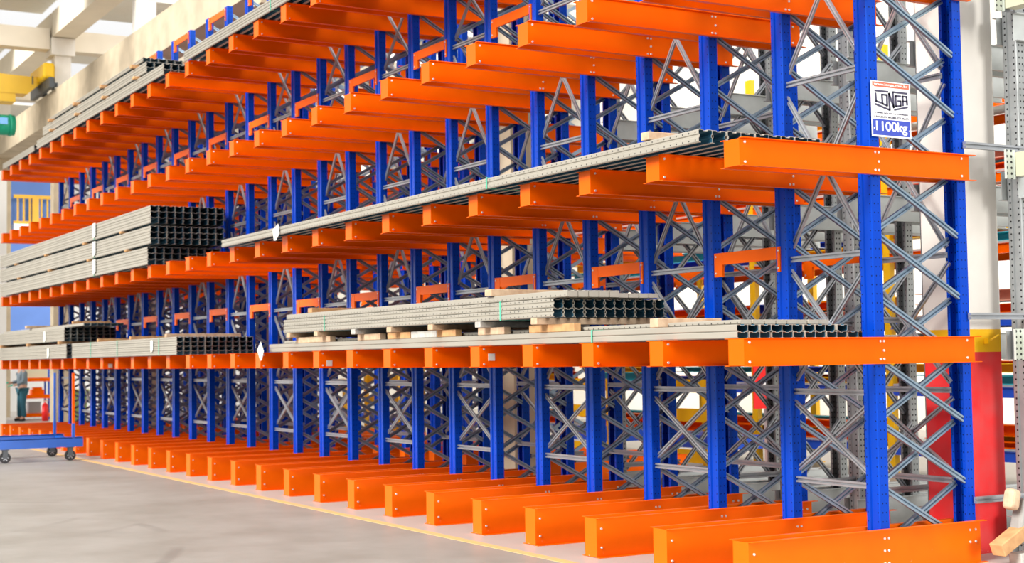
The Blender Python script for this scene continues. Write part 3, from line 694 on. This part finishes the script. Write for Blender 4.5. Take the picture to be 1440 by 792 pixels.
sh = empty('storage_shelf', (36.4, -3.45, 0))
for y in (0, .72):
    for x in (0, .5): part(MB().box(x, x+.05, y, y+.05, 0, 2.1), 'shelf_post', M_SHELFB, sh)
for z in (.08, .62, 1.12, 1.8): part(MB().box(-.02, .57, .0, .77, z, z+.11), 'shelf_beam', M_OR, sh)
tag(sh, 'small blue and orange storage shelf on the floor beyond the far rack end', 'shelf')
tag(MB().box(0, .3, 0, .34, 0, .30).box(-.01, .31, -.01, .35, .30, .33).build('tool_box', mat('grey_plastic', (.30, .27, .27), .6), None, (36.45, -3.2, .191)), 'grey box on the bottom level of the small shelf', 'box')
tag(MB().box(0, .3, 0, .36, 0, .15).box(.04, .26, .05, .3, .15, .22).build('orange_bin', M_OR, None, (36.45, -3.3, .731)), 'orange bin on the middle level of the small shelf', 'box')
tag(MB().box(0, .4, 0, .62, 0, .35).box(-.01, .41, -.01, .63, .35, .38).build('carton', mat('cream_carton', (.78, .70, .50), .8), None, (36.42, -3.38, 1.231)), 'cream carton on the upper level of the small shelf', 'box')
ex = empty('fire_extinguisher', (35.2, -3.05, 0))
part(MB().cyl((0, 0, .0), (0, 0, .44), .09, 20).cyl((0, 0, .44), (0, 0, .52), .09, 20, .035), 'cylinder', M_EXT, ex)
part(MB().cyl((0, 0, .52), (0, 0, .57), .025, 12).box(-.02, .02, -.10, .05, .57, .6), 'valve', mat('pinkish_plastic', (.7, .35, .3), .5), ex)
part(MB().cyl((0, -.08, .56), (0, -.11, .25), .012, 8), 'hose', M_BLK, ex)
tag(ex, 'red fire extinguisher on the floor beside the small shelf', 'fire extinguisher')
bn = empty('workbench', (35.3, -1.75, 0))
part(MB().box(0, 1.2, -.05, 1.6, .84, .92), 'bench_top', M_WHITE, bn)
for x in (.05, 1.08):
    for y in (0, 1.45): part(MB().box(x, x+.07, y, y+.07, 0, .839), 'leg', M_GAL, bn)
part(MB().box(.05, 1.1, .3, 1.4, .1, .6), 'drawer_unit', M_GALB, bn)
tag(bn, 'pale grey workbench at the left edge in front of the person', 'bench')
gbn = empty('green_bin', (33.5, -3.6, 0))
part(MB().ext([(-.2, 0), (.2, 0), (.24, .85), (-.24, .85)], (0, 0, 0), (.45, 0, 0), (0, 1, 0), (0, 0, 1)), 'bin_body', mat('olive_green', (.18, .26, .08), .7), gbn)
part(MB().box(-.02, .48, -.27, .27, .85, .91), 'lid', mat('yellow_green', (.45, .50, .10), .7), gbn)
tag(gbn, 'green bin with lid behind the far end of the rack', 'bin')

# ------------------------------------------------------------------ wood pieces at the lower corner of the picture
def leanbox(nm, dx, dy, dz, m, loc, rot, bv, label, cat):
    o = MB().box(0, dx, -dy, 0, 0, dz).build(nm, m, None, loc); o.rotation_euler = rot; bevel(o, bv, 3); return tag(o, label, cat)
leanbox('wood_block', .11, .42, .085, M_WOODG, (-.36, -2.34, .0), (0, 0, .12), .006, 'flat weathered wood piece on the floor at the foot of the white column', 'wood block')
leanbox('wood_block', .12, .36, .10, M_WOOD, (-.36, -2.17, .075), (-.42, 0, .05), .008, 'tilted orange-brown wood block at the foot of the red column base', 'wood block')
leanbox('wrapped_post', .12, .15, .34, M_GREYW, (-.34, -2.33, .17), (.30, 0, 0), .03, 'grey wrapped post leaning above the tilted wood block', 'post')
leanbox('wood_block', .10, .11, .16, M_WOODP, (-.33, -2.27, .42), (.25, 0, 0), .035, 'pale rounded wood stub above the leaning grey post', 'wood block')

# ------------------------------------------------------------------ storage behind: yellow uprights, shelves with painted beams
cols = [('orange', M_OR), ('blue', M_SHELFB), ('salmon', M_PINK), ('teal', M_TEAL), ('orange', M_OR), ('yellow', M_YEL)]
yb = -7.2; BX = [3.2, 5.9, 8.6, 11.3, 14.0, 16.7, 19.4]
for i, x in enumerate(BX):
    for y in (yb, yb-1.1):
        u = empty('shelving_post', (x, y, 0))
        part(MB().thin([(-.05, -.08), (-.06, -.08), (-.06, 0), (.06, 0), (.06, -.08), (.05, -.08)], -.004, (0, 0, 0), (0, 0, 5.6), (1, 0, 0), (0, 1, 0)), 'post', M_YEL, u)
        part(MB().box(-.1, .1, -.12, .04, 0, .012), 'foot_plate', M_YEL, u)
        tag(u, 'yellow %s post of the shelving in the background, %s from the right' % ('front' if y == yb else 'rear', ORD[i+1]), 'post', 'yellow shelving posts')
beam_me = {}
levels = [.30, 1.05, 1.9, 2.75, 3.6, 4.5]
for i in range(len(BX)-1):
    x0, x1 = BX[i]+.07, BX[i+1]-.07
    for li, z in enumerate(levels):
        m, cn = ((M_SHELFB, 'blue') if li in (0, 1, 2) else (M_OR, 'orange'))
        for y in (yb+.01, yb-1.13):
            tag(MB().thin([(.035, 0), (0, 0), (0, .12), (.035, .12)], -.004, (x0, y, z), (x1, y, z), (0, 1, 0), (0, 0, 1)).build('shelf_beam', m), '%s beam of the background shelving, %s, %s level, %s bay from right' % (cn, 'front' if y > yb else 'rear', ORD[li+1], ORD[i+1]), 'shelf beam', 'beams of the background shelving')
        tag(MB().box(x0, x1, yb-1.09, yb+.005, z+.124, z+.15).build('shelf_deck', M_GALB), 'grey deck on the %s level of background shelving, %s bay from right' % (ORD[li+1], ORD[i+1]), 'shelf deck', 'decks of the background shelving')
        if i > 4: continue
        for c in range(4):
            cn, m = cols[(li*3+i*2+c) % 6] if li > 0 else cols[(c*5) % 6]
            L = random.uniform(1.9, 2.4); hh = random.choice((.08, .11, .14))
            key = (cn, round(L, 1), hh)
            if key not in beam_me:
                beam_me[key] = MB().thin([(.0, 0), (-.2, 0), (-.2, hh), (0, hh)], -.01, (0, 0, 0), (round(L, 1), 0, 0), (0, 1, 0), (0, 0, 1)).mesh('painted_beam', m)
            y = yb-.02-(c % 2)*.28; zc = z+.152+(c//2)*.142
            o = link('painted_beam', beam_me[key], None, (x0+random.uniform(.02, .15), y, zc))
            tag(o, '%s painted beam on %s level of the background shelving, %s bay from right' % (cn, ORD[li+1], ORD[i+1]), 'painted beam', '%s beams, level %d bay %d' % (cn, li+1, i+1))
# yellow machines / pallets on the floor between the racks
def ycage(x, y, w, h, label):
    c = empty('yellow_cage', (x, y, 0))
    for a in (0, w-.08):
        for b_ in (0, .8): part(MB().box(a, a+.08, b_, b_+.08, 0, h), 'cage_post', M_YEL, c)
    for z in (.12, h*.55, h-.16): part(MB().box(.081, w-.081, .81, .84, z, z+.18), 'front_panel', M_YEL, c)
    part(MB().box(.09, w-.09, .1, .78, .32, .5), 'blue_load', M_SHELFB, c)
    tag(c, label, 'cage', 'yellow storage cages'); return c
ycage(7.6, -6.7, 1.5, 1.25, 'yellow steel cage with blue load behind the third and fourth frames')
ycage(10.3, -6.7, 1.3, 1.25, 'yellow steel cage with blue load behind the fifth frame')
ycage(17.6, -6.7, 1.6, 1.3, 'yellow steel cage farther left behind the sixth frame')
ycage(20.2, -6.7, 1.3, 1.2, 'yellow steel cage farthest left behind the eighth frame')
rs = empty('red_sign_post', (6.9, -6.0, 0))
part(MB().box(-.03, .03, -.03, .03, 0, .9), 'pole', M_ZN, rs); part(MB().box(-.05, -.03, -.25, .25, .9, 1.6), 'red_board', M_EXT, rs)
part(MB().box(-.055, -.051, -.18, .1, 1.1, 1.3), 'white_patch', M_WHITE, rs); part(MB().box(-.2, .2, -.2, .2, 0, .03), 'foot', M_DK, rs)
tag(rs, 'red and white board on a stand in the background between near frames', 'sign')
